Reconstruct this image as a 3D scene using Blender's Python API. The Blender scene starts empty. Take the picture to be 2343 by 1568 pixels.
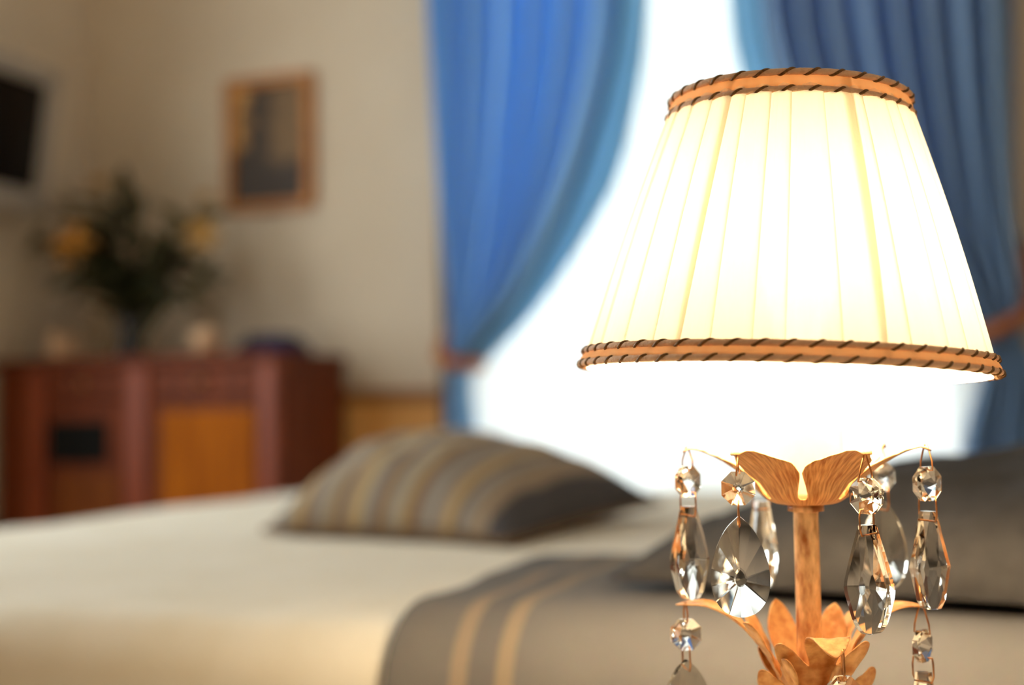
import bpy, bmesh, math, random
from mathutils import Vector, Matrix, noise
from mathutils.geometry import delaunay_2d_cdt
random.seed(7)
C = bpy.context.scene.collection
SC = bpy.context.scene
PI = math.pi

# ------------------------------------------------------------------ camera
F_PX, CX, CY = 2800.0, 1171.5, 784.0
CAM_Z, YAW = 0.76, math.radians(20)
PITCH, ROLL = math.atan(156 / 2800), math.radians(0.9)
cam_d = bpy.data.cameras.new('camera')
cam = bpy.data.objects.new('camera', cam_d)
C.objects.link(cam)
hx = Vector((math.cos(YAW), math.sin(YAW), 0))           # to the right, level
hy = Vector((-math.sin(YAW), math.cos(YAW), 0))          # forward, level
fwd = hy * math.cos(PITCH) + Vector((0, 0, math.sin(PITCH)))
up0 = -hy * math.sin(PITCH) + Vector((0, 0, math.cos(PITCH)))
upv = up0 * math.cos(ROLL) + hx * math.sin(ROLL)
rgt = hx * math.cos(ROLL) - up0 * math.sin(ROLL)
M = Matrix((rgt, upv, -fwd)).transposed().to_4x4()
CAM = Vector((0, 0, CAM_Z))
cam.matrix_world = Matrix.Translation(CAM) @ M
cam_d.sensor_width = 36
cam_d.lens = F_PX / 2343 * 36
cam_d.clip_start = 0.02
cam_d.dof.use_dof = True
cam_d.dof.focus_distance = 0.525
cam_d.dof.aperture_fstop = 3.3
SC.camera = cam

# ------------------------------------------------------------------ light
w = bpy.data.worlds.new('World'); SC.world = w; w.use_nodes = True
bg = w.node_tree.nodes['Background']
bg.inputs[0].default_value = (0.90, 0.97, 1.0, 1)
SKY = 8.5
bg.inputs[1].default_value = SKY
BULB = 530.0
SC.view_settings.view_transform = 'Standard'
SC.view_settings.look = 'None'
SC.view_settings.exposure = 0.0
SC.view_settings.gamma = 1.0
SC.view_settings.use_curve_mapping = False
try:
    SC.cycles.use_denoising = True
    SC.cycles.max_bounces = 16; SC.cycles.diffuse_bounces = 8
    SC.cycles.transmission_bounces = 14; SC.cycles.glossy_bounces = 6
    SC.cycles.transparent_max_bounces = 24
    SC.cycles.sample_clamp_indirect = 12
    SC.cycles.caustics_refractive = True
    SC.cycles.caustics_reflective = False
except Exception:
    pass

# ------------------------------------------------------------------ helpers
def ray(px, py):
    return fwd + rgt * ((px - CX) / F_PX) + upv * ((CY - py) / F_PX)
def at_v(px, py, v):
    r = ray(px, py); return CAM + r * (v / r.y)
def at_u(px, py, u):
    r = ray(px, py); return CAM + r * (u / r.x)

def srgb(r, g, b):
    f = lambda c: (c / 255 / 12.92) if c / 255 <= 0.04045 else ((c / 255 + 0.055) / 1.055) ** 2.4
    return (f(r), f(g), f(b), 1)

def mat(name, c1, c2=None, scale=20, rough=0.6, metal=0.0, bump=0.0, bscale=80, stretch=None, detail=4, spec=0.5):
    m = bpy.data.materials.new(name); m.use_nodes = True
    nt = m.node_tree; p = nt.nodes['Principled BSDF']
    p.inputs['Roughness'].default_value = rough
    p.inputs['Metallic'].default_value = metal
    p.inputs['Specular IOR Level'].default_value = spec
    tc = nt.nodes.new('ShaderNodeTexCoord')
    mp = nt.nodes.new('ShaderNodeMapping')
    if stretch: mp.inputs['Scale'].default_value = stretch
    nt.links.new(tc.outputs['Object'], mp.inputs['Vector'])
    if c2 is not None:
        n = nt.nodes.new('ShaderNodeTexNoise'); n.inputs['Scale'].default_value = scale; n.inputs['Detail'].default_value = detail
        nt.links.new(mp.outputs['Vector'], n.inputs['Vector'])
        r = nt.nodes.new('ShaderNodeValToRGB')
        r.color_ramp.elements[0].position = 0.35; r.color_ramp.elements[0].color = c1
        r.color_ramp.elements[1].position = 0.65; r.color_ramp.elements[1].color = c2
        nt.links.new(n.outputs['Fac'], r.inputs['Fac'])
        nt.links.new(r.outputs['Color'], p.inputs['Base Color'])
    else:
        p.inputs['Base Color'].default_value = c1
    if bump > 0:
        n2 = nt.nodes.new('ShaderNodeTexNoise'); n2.inputs['Scale'].default_value = bscale; n2.inputs['Detail'].default_value = 3
        nt.links.new(mp.outputs['Vector'], n2.inputs['Vector'])
        b = nt.nodes.new('ShaderNodeBump'); b.inputs['Strength'].default_value = bump; b.inputs['Distance'].default_value = 0.002
        nt.links.new(n2.outputs['Fac'], b.inputs['Height'])
        nt.links.new(b.outputs['Normal'], p.inputs['Normal'])
    return m

def cloth(name, c1, c2, transl=0.3, clear=0.0, scale=300, tcol=None, stretch=(1, 1, 0.05)):
    """thin woven cloth: diffuse + translucent (+ the open share of the weave)"""
    m = bpy.data.materials.new(name); m.use_nodes = True
    nt = m.node_tree; nt.nodes.clear()
    out = nt.nodes.new('ShaderNodeOutputMaterial')
    tc = nt.nodes.new('ShaderNodeTexCoord'); mp = nt.nodes.new('ShaderNodeMapping'); mp.inputs['Scale'].default_value = stretch
    n = nt.nodes.new('ShaderNodeTexNoise'); n.inputs['Scale'].default_value = scale
    nt.links.new(tc.outputs['Object'], mp.inputs['Vector']); nt.links.new(mp.outputs['Vector'], n.inputs['Vector'])
    r = nt.nodes.new('ShaderNodeValToRGB'); r.color_ramp.elements[0].color = c1; r.color_ramp.elements[1].color = c2
    r.color_ramp.elements[0].position = 0.3; r.color_ramp.elements[1].position = 0.7
    nt.links.new(n.outputs['Fac'], r.inputs['Fac'])
    d = nt.nodes.new('ShaderNodeBsdfDiffuse'); t = nt.nodes.new('ShaderNodeBsdfTranslucent')
    nt.links.new(r.outputs['Color'], d.inputs['Color'])
    if tcol: t.inputs['Color'].default_value = tcol
    else: nt.links.new(r.outputs['Color'], t.inputs['Color'])
    mx = nt.nodes.new('ShaderNodeMixShader'); mx.inputs[0].default_value = transl
    nt.links.new(d.outputs[0], mx.inputs[1]); nt.links.new(t.outputs[0], mx.inputs[2])
    last = mx
    if clear > 0:
        tr = nt.nodes.new('ShaderNodeBsdfTransparent'); m2 = nt.nodes.new('ShaderNodeMixShader'); m2.inputs[0].default_value = clear
        nt.links.new(mx.outputs[0], m2.inputs[1]); nt.links.new(tr.outputs[0], m2.inputs[2]); last = m2
    nt.links.new(last.outputs[0], out.inputs['Surface'])
    return m

def link(name, me, m=None, parent=None, smooth=False):
    o = bpy.data.objects.new(name, me); C.objects.link(o)
    if m is not None:
        for x in (m if isinstance(m, (list, tuple)) else [m]): me.materials.append(x)
    if parent is not None: o.parent = parent
    if smooth:
        for p in me.polygons: p.use_smooth = True
    return o
def obj(name, bm, m=None, parent=None, smooth=False):
    me = bpy.data.meshes.new(name)
    bmesh.ops.recalc_face_normals(bm, faces=bm.faces)
    bm.to_mesh(me); bm.free()
    return link(name, me, m, parent, smooth)
def pyobj(name, vs, fs, m=None, parent=None, smooth=False):
    me = bpy.data.meshes.new(name); me.from_pydata([tuple(v) for v in vs], [], fs); me.update()
    return link(name, me, m, parent, smooth)
def tag(o, label=None, cat=None, group=None, kind=None):
    if label: o['label'] = label
    if cat: o['category'] = cat
    if group: o['group'] = group
    if kind: o['kind'] = kind
    return o
def thing(name, label, cat, loc=(0, 0, 0), rz=0, group=None):
    o = bpy.data.objects.new(name, None); C.objects.link(o)
    o.location = loc; o.rotation_euler = (0, 0, rz); o.empty_display_size = 0.05
    return tag(o, label, cat, group)
def struct(name, o):
    o.name = name; o['kind'] = 'structure'; return o

def box(bm, x0, x1, y0, y1, z0, z1, bev=0.0):
    r = bmesh.ops.create_cube(bm, size=1)
    vs = r['verts']
    for v in vs:
        v.co = Vector((x0 + (v.co.x + .5) * (x1 - x0), y0 + (v.co.y + .5) * (y1 - y0), z0 + (v.co.z + .5) * (z1 - z0)))
    if bev > 0:
        es = list({e for v in vs for e in v.link_edges})
        bmesh.ops.bevel(bm, geom=es, offset=bev, segments=2, affect='EDGES', profile=0.6)
def mbox(name, m, parent, *a, bev=0.003):
    bm = bmesh.new(); box(bm, *a, bev=bev); return obj(name, bm, m, parent)
def lathe(bm, prof, seg=32, cx=0, cy=0, cap=True):
    rings = []
    for (r, z) in prof:
        rings.append([bm.verts.new((cx + r * math.cos(2 * PI * i / seg), cy + r * math.sin(2 * PI * i / seg), z)) for i in range(seg)])
    for a, b in zip(rings, rings[1:]):
        for i in range(seg):
            bm.faces.new((a[i], a[(i + 1) % seg], b[(i + 1) % seg], b[i]))
    if cap:
        bm.faces.new(rings[0][::-1]); bm.faces.new(rings[-1])
def tube(bm, pts, rad, seg=6, closed=False, cap=True):
    pts = [Vector(p) for p in pts]; n = len(pts); rings = []
    prev = None
    for i, p in enumerate(pts):
        if closed: t = pts[(i + 1) % n] - pts[i - 1]
        else: t = pts[min(i + 1, n - 1)] - pts[max(i - 1, 0)]
        t.normalize()
        a = prev if prev is not None else (Vector((0, 0, 1)) if abs(t.z) < .9 else Vector((1, 0, 0)))
        b = t.cross(a).normalized(); a = b.cross(t).normalized(); prev = a
        rr = rad[i] if isinstance(rad, (list, tuple)) else rad
        rings.append([bm.verts.new(p + (a * math.cos(2 * PI * k / seg) + b * math.sin(2 * PI * k / seg)) * rr) for k in range(seg)])
    m = n if closed else n - 1
    for i in range(m):
        A, B = rings[i], rings[(i + 1) % n]
        for k in range(seg):
            bm.faces.new((A[k], A[(k + 1) % seg], B[(k + 1) % seg], B[k]))
    if cap and not closed:
        bm.faces.new(rings[0][::-1]); bm.faces.new(rings[-1])
def cr(pts, n=6, closed=False):
    """Catmull-Rom through points of any dimension"""
    out = []; N = len(pts)
    rng = range(N) if closed else range(N - 1)
    g = lambda i: Vector(pts[i % N]) if closed else Vector(pts[max(0, min(N - 1, i))])
    for i in rng:
        p0, p1, p2, p3 = g(i - 1), g(i), g(i + 1), g(i + 2)
        for k in range(n):
            t = k / n
            out.append(0.5 * ((2 * p1) + (p2 - p0) * t + (2 * p0 - 5 * p1 + 4 * p2 - p3) * t * t + (3 * p1 - p0 - 3 * p2 + p3) * t ** 3))
    if not closed: out.append(Vector(pts[-1]))
    return out
def interp(tab, x):
    if x <= tab[0][0]: return tab[0][1]
    for (a, b), (c, d) in zip(tab, tab[1:]):
        if x <= c: return b + (d - b) * (x - a) / (c - a)
    return tab[-1][1]
def sinterp(tab, x):
    if x <= tab[0][0]: return tab[0][1]
    for i in range(len(tab) - 1):
        a, b = tab[i]; c, d = tab[i + 1]
        if x <= c:
            p0 = tab[max(i - 1, 0)]; p3 = tab[min(i + 2, len(tab) - 1)]
            m1 = (d - p0[1]) / (c - p0[0]) if c != p0[0] else 0
            m2 = (p3[1] - b) / (p3[0] - a) if p3[0] != a else 0
            h = c - a; t = (x - a) / h
            return (2*t**3-3*t*t+1)*b + (t**3-2*t*t+t)*h*m1 + (-2*t**3+3*t*t)*d + (t**3-t*t)*h*m2
    return tab[-1][1]

# ------------------------------------------------------------------ materials
M_wall = mat('cream_plaster', srgb(223, 205, 180), srgb(217, 198, 172), 3, 0.9, bump=0.1, bscale=60)
M_ceil = mat('white_ceiling', srgb(235, 230, 220), srgb(230, 225, 214), 3, 0.95)
M_floor = mat('oak_floor', srgb(176, 152, 126), srgb(158, 134, 108), 6, 0.45, stretch=(1, 12, 1))
M_redwood = mat('dark_reddish_wood', srgb(122, 52, 11), srgb(88, 35, 6), 10, 0.6, spec=0.25, stretch=(6, 6, 0.6))
M_redlight = mat('red_polished_wood', srgb(150, 68, 30), srgb(122, 50, 20), 12, 0.42, spec=0.35, stretch=(8, 8, 0.5))
M_ochre = mat('ochre_veneer', srgb(176, 96, 12), srgb(146, 74, 6), 6, 0.7, spec=0.12, stretch=(5, 5, 0.8))
M_brown = mat('brown_veneer', srgb(128, 66, 14), srgb(104, 50, 8), 6, 0.6, spec=0.2, stretch=(5, 5, 0.8))
M_black = mat('black_recess', srgb(14, 12, 10), srgb(22, 20, 16), 30, 0.7, spec=0.15)
M_wains = mat('orange_wood_panel', srgb(252, 192, 116), srgb(240, 172, 92), 5, 0.5, stretch=(4, 4, 0.5))
M_wrail = mat('brown_wood_rail', srgb(170, 116, 62), srgb(150, 98, 50), 6, 0.5, stretch=(0.5, 4, 6))
M_casing = mat('dark_window_casing', srgb(110, 78, 52), srgb(86, 58, 38), 8, 0.5, stretch=(6, 6, 0.5))
M_white = mat('white_paint', srgb(235, 233, 228), None, rough=0.5)
M_tvframe = mat('silver_bezel', srgb(178, 166, 152), srgb(170, 158, 144), 40, 0.4)
M_screen = mat('black_screen', srgb(8, 8, 10), srgb(10, 10, 13), 5, 0.2, spec=0.3)
M_frame = mat('gilt_frame', srgb(190, 122, 48), srgb(160, 94, 32), 30, 0.45, metal=0.2)
M_leaf = mat('dark_green_leaf', srgb(62, 58, 22), srgb(40, 40, 14), 20, 0.5)
M_leaf2 = mat('olive_leaf', srgb(104, 88, 40), srgb(78, 70, 28), 20, 0.5)
M_stem = mat('plant_stem', srgb(60, 58, 26), srgb(48, 44, 20), 30, 0.6)
M_yellow = mat('yellow_petal', srgb(206, 146, 56), srgb(184, 120, 38), 25, 0.6)
M_yellow2 = mat('faded_yellow_petal', srgb(188, 146, 78), srgb(168, 124, 60), 25, 0.6)
M_vase = mat('dark_glass_vase', srgb(52, 44, 36), srgb(38, 32, 28), 10, 0.2)
M_cream = mat('cream_ceramic', srgb(226, 186, 146), srgb(212, 170, 130), 10, 0.4)
M_olive = mat('olive_box', srgb(116, 88, 44), srgb(96, 70, 34), 10, 0.6)
M_navy = mat('navy_cloth', srgb(38, 40, 84), srgb(28, 28, 62), 30, 0.8)
M_sheet = mat('cream_bedspread', srgb(246, 236, 218), srgb(240, 229, 208), 14, 0.9, bump=0.25, bscale=260, spec=0.2)
M_pillow = mat('taupe_pillow', srgb(78, 74, 71), srgb(70, 66, 63), 60, 0.9, bump=0.2, bscale=500, spec=0.2)
M_gold = mat('antique_gold', srgb(250, 206, 150), srgb(150, 86, 32), 190, 0.45, metal=0.2, bump=0.3, bscale=300, stretch=(1, 1, 0.35))
M_goldp = mat('antique_gold_sheet', srgb(238, 184, 120), srgb(196, 128, 64), 160, 0.45, metal=0.2, bump=0.2, bscale=200)
M_wire = mat('brass_wire', srgb(190, 130, 80), srgb(160, 104, 60), 200, 0.3, metal=0.9)
M_sleeve = mat('candle_sleeve', srgb(252, 246, 226), srgb(248, 240, 216), 60, 0.5)
M_band = cloth('satin_band', srgb(250, 206, 160), srgb(246, 198, 150), 0.42, 0.0, 200)
M_ctan = mat('tan_cord', srgb(248, 206, 170), srgb(238, 190, 152), 400, 0.8, bump=0.4, bscale=900)
M_cdark = mat('dark_gold_cord', srgb(140, 98, 46), srgb(96, 62, 22), 900, 0.4, metal=0.4)
M_shade = cloth('cream_shade_silk', (0.80, 0.74, 0.60, 1), (0.84, 0.78, 0.64, 1), 0.62, 0.05, 500, tcol=(0.98, 0.95, 0.86, 1))
M_inner = cloth('shade_lining', (0.92, 0.89, 0.82, 1), (0.94, 0.91, 0.84, 1), 0.060, 0.008, 300, tcol=(0.95, 0.93, 0.86, 1))
M_curtain = cloth('blue_curtain', (.43, .72, .97, 1), (.37, .65, .92, 1), 0.36, 0.0, 300)
M_curtain_shaded = cloth('shaded_blue_curtain', (.36, .53, .78, 1), (.29, .45, .70, 1), 0.22, 0.0, 300)  # blue curtain cloth again, with the right drape's shade put into its colour
M_edge_shade = cloth('edge_shade_blue', (.05, .08, .12, 1), (.04, .065, .10, 1), 0.03, 0.0, 300)  # near-black colour standing in for shade at the drape's edge
M_lining = cloth('pale_blue_lining', (.44, .66, .80, 1), (.40, .62, .78, 1), 0.6, 0.0, 300)
M_sheer = cloth('white_sheer', (0.93, 0.95, 0.94, 1), (0.96, 0.97, 0.96, 1), 0.11, 0.025, 400)
M_rope = mat('orange_tieback', srgb(190, 110, 40), srgb(150, 82, 28), 120, 0.6)
M_wood = mat('pale_nightstand_wood', srgb(242, 230, 208), srgb(234, 220, 196), 6, 0.45, stretch=(1, 8, 1))

def emis(name, col, s):
    m = bpy.data.materials.new(name); m.use_nodes = True; nt = m.node_tree; nt.nodes.clear()
    o = nt.nodes.new('ShaderNodeOutputMaterial'); e = nt.nodes.new('ShaderNodeEmission')
    e.inputs[0].default_value = col; e.inputs[1].default_value = s; nt.links.new(e.outputs[0], o.inputs[0]); return m
M_bulb = emis('glowing_bulb', (1.0, 0.83, 0.57, 1), BULB)

def glassmat(name, ior=1.54, col=(1, 0.985, 0.96, 1)):
    m = bpy.data.materials.new(name); m.use_nodes = True; nt = m.node_tree; nt.nodes.clear()
    o = nt.nodes.new('ShaderNodeOutputMaterial'); g = nt.nodes.new('ShaderNodeBsdfGlass')
    g.inputs['Color'].default_value = col; g.inputs['Roughness'].default_value = 0.0; g.inputs['IOR'].default_value = ior
    n = nt.nodes.new('ShaderNodeTexNoise'); n.inputs['Scale'].default_value = 120
    b = nt.nodes.new('ShaderNodeBump'); b.inputs['Strength'].default_value = 0.02; b.inputs['Distance'].default_value = 0.001
    tc = nt.nodes.new('ShaderNodeTexCoord'); nt.links.new(tc.outputs['Object'], n.inputs['Vector'])
    nt.links.new(n.outputs['Fac'], b.inputs['Height']); nt.links.new(b.outputs['Normal'], g.inputs['Normal'])
    nt.links.new(g.outputs[0], o.inputs[0]); return m
M_crystal = glassmat('cut_crystal')

def pane_mat():
    m = bpy.data.materials.new('window_pane'); m.use_nodes = True; nt = m.node_tree; nt.nodes.clear()
    o = nt.nodes.new('ShaderNodeOutputMaterial'); t = nt.nodes.new('ShaderNodeBsdfTransparent'); t.inputs[0].default_value = (.94, .97, .96, 1)
    g = nt.nodes.new('ShaderNodeBsdfGlossy'); g.inputs['Roughness'].default_value = 0.02
    f = nt.nodes.new('ShaderNodeFresnel'); f.inputs[0].default_value = 1.45
    x = nt.nodes.new('ShaderNodeMixShader'); nt.links.new(f.outputs[0], x.inputs[0]); nt.links.new(t.outputs[0], x.inputs[1]); nt.links.new(g.outputs[0], x.inputs[2])
    nt.links.new(x.outputs[0], o.inputs[0]); return m
M_pane = pane_mat()

def stripes(name, axis, stops, rough=0.9, nscale=0.0, bscale=500):
    """printed stripes along one object axis; stops = [(coordinate in m, colour)] constant bands"""
    m = bpy.data.materials.new(name); m.use_nodes = True; nt = m.node_tree; p = nt.nodes['Principled BSDF']
    p.inputs['Roughness'].default_value = rough; p.inputs['Specular IOR Level'].default_value = 0.2
    tc = nt.nodes.new('ShaderNodeTexCoord'); s = nt.nodes.new('ShaderNodeSeparateXYZ'); nt.links.new(tc.outputs['Object'], s.inputs[0])
    lo, hi = stops[0][0], stops[-1][0] + (stops[-1][0] - stops[0][0]) * 0.08 + .001
    mr = nt.nodes.new('ShaderNodeMapRange'); mr.inputs['From Min'].default_value = lo; mr.inputs['From Max'].default_value = hi
    nt.links.new(s.outputs[axis], mr.inputs['Value'])
    r = nt.nodes.new('ShaderNodeValToRGB'); cr_ = r.color_ramp; cr_.interpolation = 'CONSTANT'
    while len(cr_.elements) < len(stops): cr_.elements.new(0.5)
    for e, (x, c) in zip(cr_.elements, stops):
        e.position = max(0, min(1, (x - lo) / (hi - lo)))
    for e, (x, c) in zip(cr_.elements, stops): e.color = c
    nt.links.new(mr.outputs[0], r.inputs[0])
    n = nt.nodes.new('ShaderNodeTexNoise'); n.inputs['Scale'].default_value = bscale; nt.links.new(tc.outputs['Object'], n.inputs['Vector'])
    mx = nt.nodes.new('ShaderNodeMix'); mx.data_type = 'RGBA'; mx.blend_type = 'MULTIPLY'; mx.inputs['Factor'].default_value = 0.25
    nt.links.new(r.outputs[0], mx.inputs['A']); nt.links.new(n.outputs['Color'], mx.inputs['B'])
    nt.links.new(mx.outputs['Result'], p.inputs['Base Color'])
    b = nt.nodes.new('ShaderNodeBump'); b.inputs['Strength'].default_value = 0.2; b.inputs['Distance'].default_value = 0.002
    nt.links.new(n.outputs['Fac'], b.inputs['Height']); nt.links.new(b.outputs['Normal'], p.inputs['Normal'])
    return m

# ------------------------------------------------------------------ room shell (u = X along the window wall, v = Y away from the camera)
UL, UR, VN, VB, ZC = -2.56, 0.85, -1.10, 3.14, 2.9
WU0, WU1, WZ1 = -1.275, 0.04, 2.50          # french window opening, down to the floor
T = 0.14
def sbox(name, m, *a):
    bm = bmesh.new(); box(bm, *a); o = obj(name, bm, m); o['kind'] = 'structure'; return o
floor = sbox('floor', M_floor, UL - T, UR + T, VN - T, VB + T, -0.1, 0)
sbox('ceiling', M_ceil, UL - T, UR + T, VN - T, VB + T, ZC, ZC + 0.1)
W2A, W2B, W2Z0, W2Z1 = .70, 1.95, .55, 2.45          # second window, in the left wall nearer than the television (outside the frame)
bm = bmesh.new()
box(bm, UL - T, UL, VN - T, W2A, 0, ZC); box(bm, UL - T, UL, W2B, VB + T, 0, ZC)
box(bm, UL - T, UL, W2A, W2B, 0, W2Z0); box(bm, UL - T, UL, W2A, W2B, W2Z1, ZC)
obj('wall_left', bm, M_wall)['kind'] = 'structure'
win2 = bpy.data.objects.new('window_2', None); C.objects.link(win2); win2['kind'] = 'structure'
for (a, b) in ((W2A, (W2A + W2B) / 2), ((W2A + W2B) / 2, W2B)):
    bm = bmesh.new(); x0, x1 = UL - .1, UL - .05
    box(bm, x0, x1, a, a + .05, W2Z0, W2Z1); box(bm, x0, x1, b - .05, b, W2Z0, W2Z1)
    box(bm, x0, x1, a + .05, b - .05, W2Z0, W2Z0 + .06); box(bm, x0, x1, a + .05, b - .05, W2Z1 - .06, W2Z1)
    fr = obj('window_leaf', bm, M_white, win2); xm = UL - .075
    pyobj('pane', [(xm, a + .05, W2Z0 + .06), (xm, b - .05, W2Z0 + .06), (xm, b - .05, W2Z1 - .06), (xm, a + .05, W2Z1 - .06)], [(0, 1, 2, 3)], M_pane, fr)
def portal(name, loc, rot, sx, sy):
    l = bpy.data.lights.new(name, 'AREA'); l.shape = 'RECTANGLE'; l.size = sx; l.size_y = sy
    try: l.cycles.is_portal = True
    except Exception: return
    o = bpy.data.objects.new(name, l); C.objects.link(o); o.location = loc; o.rotation_euler = rot
portal('window_portal', (UL - T - .01, (W2A + W2B) / 2, (W2Z0 + W2Z1) / 2), (0, -PI / 2, 0), W2Z1 - W2Z0, W2B - W2A)
portal('window_portal', ((WU0 + WU1) / 2, VB + T + .01, WZ1 / 2), (-PI / 2, 0, 0), WU1 - WU0, WZ1)
sbox('wall_right', M_wall, UR, UR + T, VN - T, VB + T, 0, ZC)
sbox('wall_front', M_wall, UL, UR, VN - T, VN, 0, ZC)
bm = bmesh.new()
box(bm, UL, WU0, VB, VB + T, 0, ZC); box(bm, WU1, UR, VB, VB + T, 0, ZC); box(bm, WU0, WU1, VB, VB + T, WZ1, ZC)
wb = obj('wall_back', bm, M_wall); wb['kind'] = 'structure'

# french window: frame, two leaves with panes
win = bpy.data.objects.new('window_1', None); C.objects.link(win); win['kind'] = 'structure'; win.location = (0, 0, 0)
um = (WU0 + WU1) / 2
bm = bmesh.new()
box(bm, WU0 - .075, WU0 + .01, VB - .02, VB + .0, 0, WZ1 + .05); box(bm, WU1 - .01, WU1 + .055, VB - .02, VB, 0, WZ1 + .05)
box(bm, WU0 - .075, WU1 + .055, VB - .02, VB, WZ1 - .01, WZ1 + .06)
obj('casing', bm, M_casing, win)
for (a, b) in ((WU0, um), (um, WU1)):
    bm = bmesh.new()
    box(bm, a, a + .05, VB + .05, VB + .1, 0, WZ1); box(bm, b - .05, b, VB + .05, VB + .1, 0, WZ1)
    box(bm, a + .05, b - .05, VB + .05, VB + .1, 0, .12); box(bm, a + .05, b - .05, VB + .05, VB + .1, WZ1 - .06, WZ1)
    fr = obj('window_leaf', bm, M_white, win)
    pyobj('pane', [(a + .05, VB + .075, .12), (b - .05, VB + .075, .12), (b - .05, VB + .075, WZ1 - .06), (a + .05, VB + .075, WZ1 - .06)], [(0, 1, 2, 3)], M_pane, fr)

# wainscot along the back wall left of the window
wz = at_v(890, 893, VB).z
tr = bpy.data.objects.new('trim_1', None); C.objects.link(tr); tr['kind'] = 'structure'
n = 4; ua, ub = UL + .001, WU0 - .076
mbox('rail', M_wrail, tr, ua, ub, VB - .03, VB, wz - .035, wz, bev=.006)
mbox('baseboard', M_wrail, tr, ua, ub, VB - .022, VB, 0, .1, bev=.004)
for i in range(n):
    a = ua + (ub - ua) * i / n; b = ua + (ub - ua) * (i + 1) / n
    mbox('panel', M_wains, tr, a + .004, b - .004, VB - .016, VB, .1, wz - .035, bev=.004)
struct('baseboard_left', mbox('baseboard_left', M_wrail, None, UL, UL + .02, VN, VB - .03, 0, .1))

# ------------------------------------------------------------------ sheer and curtains
def fold_sheet(name, rows, m, parent=None, thick=0.0):
    nv = len(rows[0]); vs = [p for r in rows for p in r]; fs = []
    for i in range(len(rows) - 1):
        for j in range(nv - 1):
            fs.append((i * nv + j, i * nv + j + 1, (i + 1) * nv + j + 1, (i + 1) * nv + j))
    o = pyobj(name, vs, fs, m, parent, True)
    if thick:
        md = o.modifiers.new('thick', 'SOLIDIFY'); md.thickness = thick; md.offset = 0
    return o
rows = []
for i in range(14):
    z = 2.56 - i * (2.55) / 13; row = []
    for j in range(241):
        s = j / 240; u = WU0 - .01 + s * (WU1 - WU0 + .03)
        v = VB - .045 + .016 * math.sin(s * 2 * PI * 26 + .6 * math.sin(s * 17) + .25 * math.sin(z * 2)) + .006 * math.sin(s * 2 * PI * 7.3)
        row.append((u, v, z))
    rows.append(row)
tag(fold_sheet('sheer_curtain', rows, M_sheer), 'white sheer curtain glowing with daylight across the window', 'curtain')

VC = VB - .14
def upx(px, py): return at_v(px, py, VC).x
def zpx(px, py): return at_v(px, py, VC).z
def curve_tab(pts):
    t = sorted([(zpx(x, y), upx(x, y)) for x, y in pts]); return t
ZTOP = 2.55
def drape(name, label, inner, outer, ztie, side, nf, seed, m=None):
    """tied-back curtain; inner/outer: tables z -> u of the window-side edge and of the wall-side edge"""
    rnd = random.Random(seed)
    t = thing(name, label, 'curtain', (0, 0, 0))
    zs = [ZTOP - (ZTOP - ztie) * (i / 40) for i in range(41)] + [ztie - (ztie - .03) * ((i + 1) / 14) for i in range(14)]
    ph = [rnd.uniform(-.6, .6) for _ in range(6)]
    rows, lin, edge_shade = [], [], []
    for z in zs:
        a = sinterp(outer, z); b = sinterp(inner, z); wdt = b - a
        k = min(1, abs(wdt) / .35)
        row = []
        for j in range(161):
            s = j / 160
            f = s * nf * 2 * PI + ph[0] + .9 * math.sin(s * 5 + ph[1]) + .35 * math.sin(z * 2.2 + ph[2])
            amp = .048 * (.35 + .65 * k)
            v = VC + amp * math.sin(f) + .012 * math.sin(f * 2.3 + ph[3])
            # swag: lower inner part bulges towards the room
            hgt = max(0, min(1, (z - ztie) / .9)) if z > ztie else 0
            v -= .05 * math.sin(PI * min(1, hgt * 1.0)) * s if z > ztie else 0
            row.append((a + wdt * s, v, z))
        rows.append(row)
        if z >= ztie - .001:
            e = row[-1]; g = (z - ztie) / (ZTOP - ztie)
            wl = (.004 + .075 * min(1, g * 3.5)) * side
            lin.append([(e[0] - .02 * side + (wl + .02 * side) * q / 6, VC + .045 + .012 * math.sin(q * 1.1 + z * 3), z - .03 * (q / 6) * (1 - min(1, g * 2))) for q in range(7)])
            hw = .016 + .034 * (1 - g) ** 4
            edge_shade.append([(e[0] + side * (.004 - hw * (1 - q / 6)), e[1] - .004 - .010 * math.sin(PI * q / 6) - .012 * math.sin(PI * .5 * min(1, (1 - g) ** 4)), z - .055 * (1 - q / 6) * 0 - .02 * (q / 6) * (1 - g) ** 6) for q in range(7)])
    fold_sheet('drape', rows, m or M_curtain, t, .004)
    fold_sheet('edge_shade', edge_shade, M_edge_shade, t, .003)  # added dark strip that paints the shade along the inner edge
    fold_sheet('lining_edge', lin, M_lining, t, .002)
    return t
inL = curve_tab([(1408, 0), (1395, 150), (1365, 300), (1325, 430), (1255, 580), (1180, 700), (1115, 775), (1085, 812), (1068, 850), (1075, 930), (1080, 1010), (1080, 1300)])
outL = curve_tab([(988, 0), (996, 200), (1004, 400), (1016, 600), (1030, 760), (1034, 830), (1032, 900), (1030, 1300)])
inL.append((ZTOP, inL[-1][1] + .03)); outL.append((ZTOP, outL[-1][1] - .01))
ztL = zpx(1060, 835)
cl = drape('curtain', 'blue drape tied back on the left of the window', inL, outL, ztL, 1, 6.5, 3)
inR = curve_tab([(1735, 0), (1762, 150), (1830, 330), (1930, 520), (2060, 650), (2190, 735), (2250, 780), (2240, 880), (2205, 1010), (2195, 1300)])
outR = curve_tab([(2316, 0), (2320, 400), (2335, 640), (2345, 780), (2400, 900), (2420, 1300)])
inR.append((ZTOP, inR[-1][1] - .03)); outR.append((ZTOP, outR[-1][1] + .01))
ztR = zpx(2270, 770)
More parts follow.
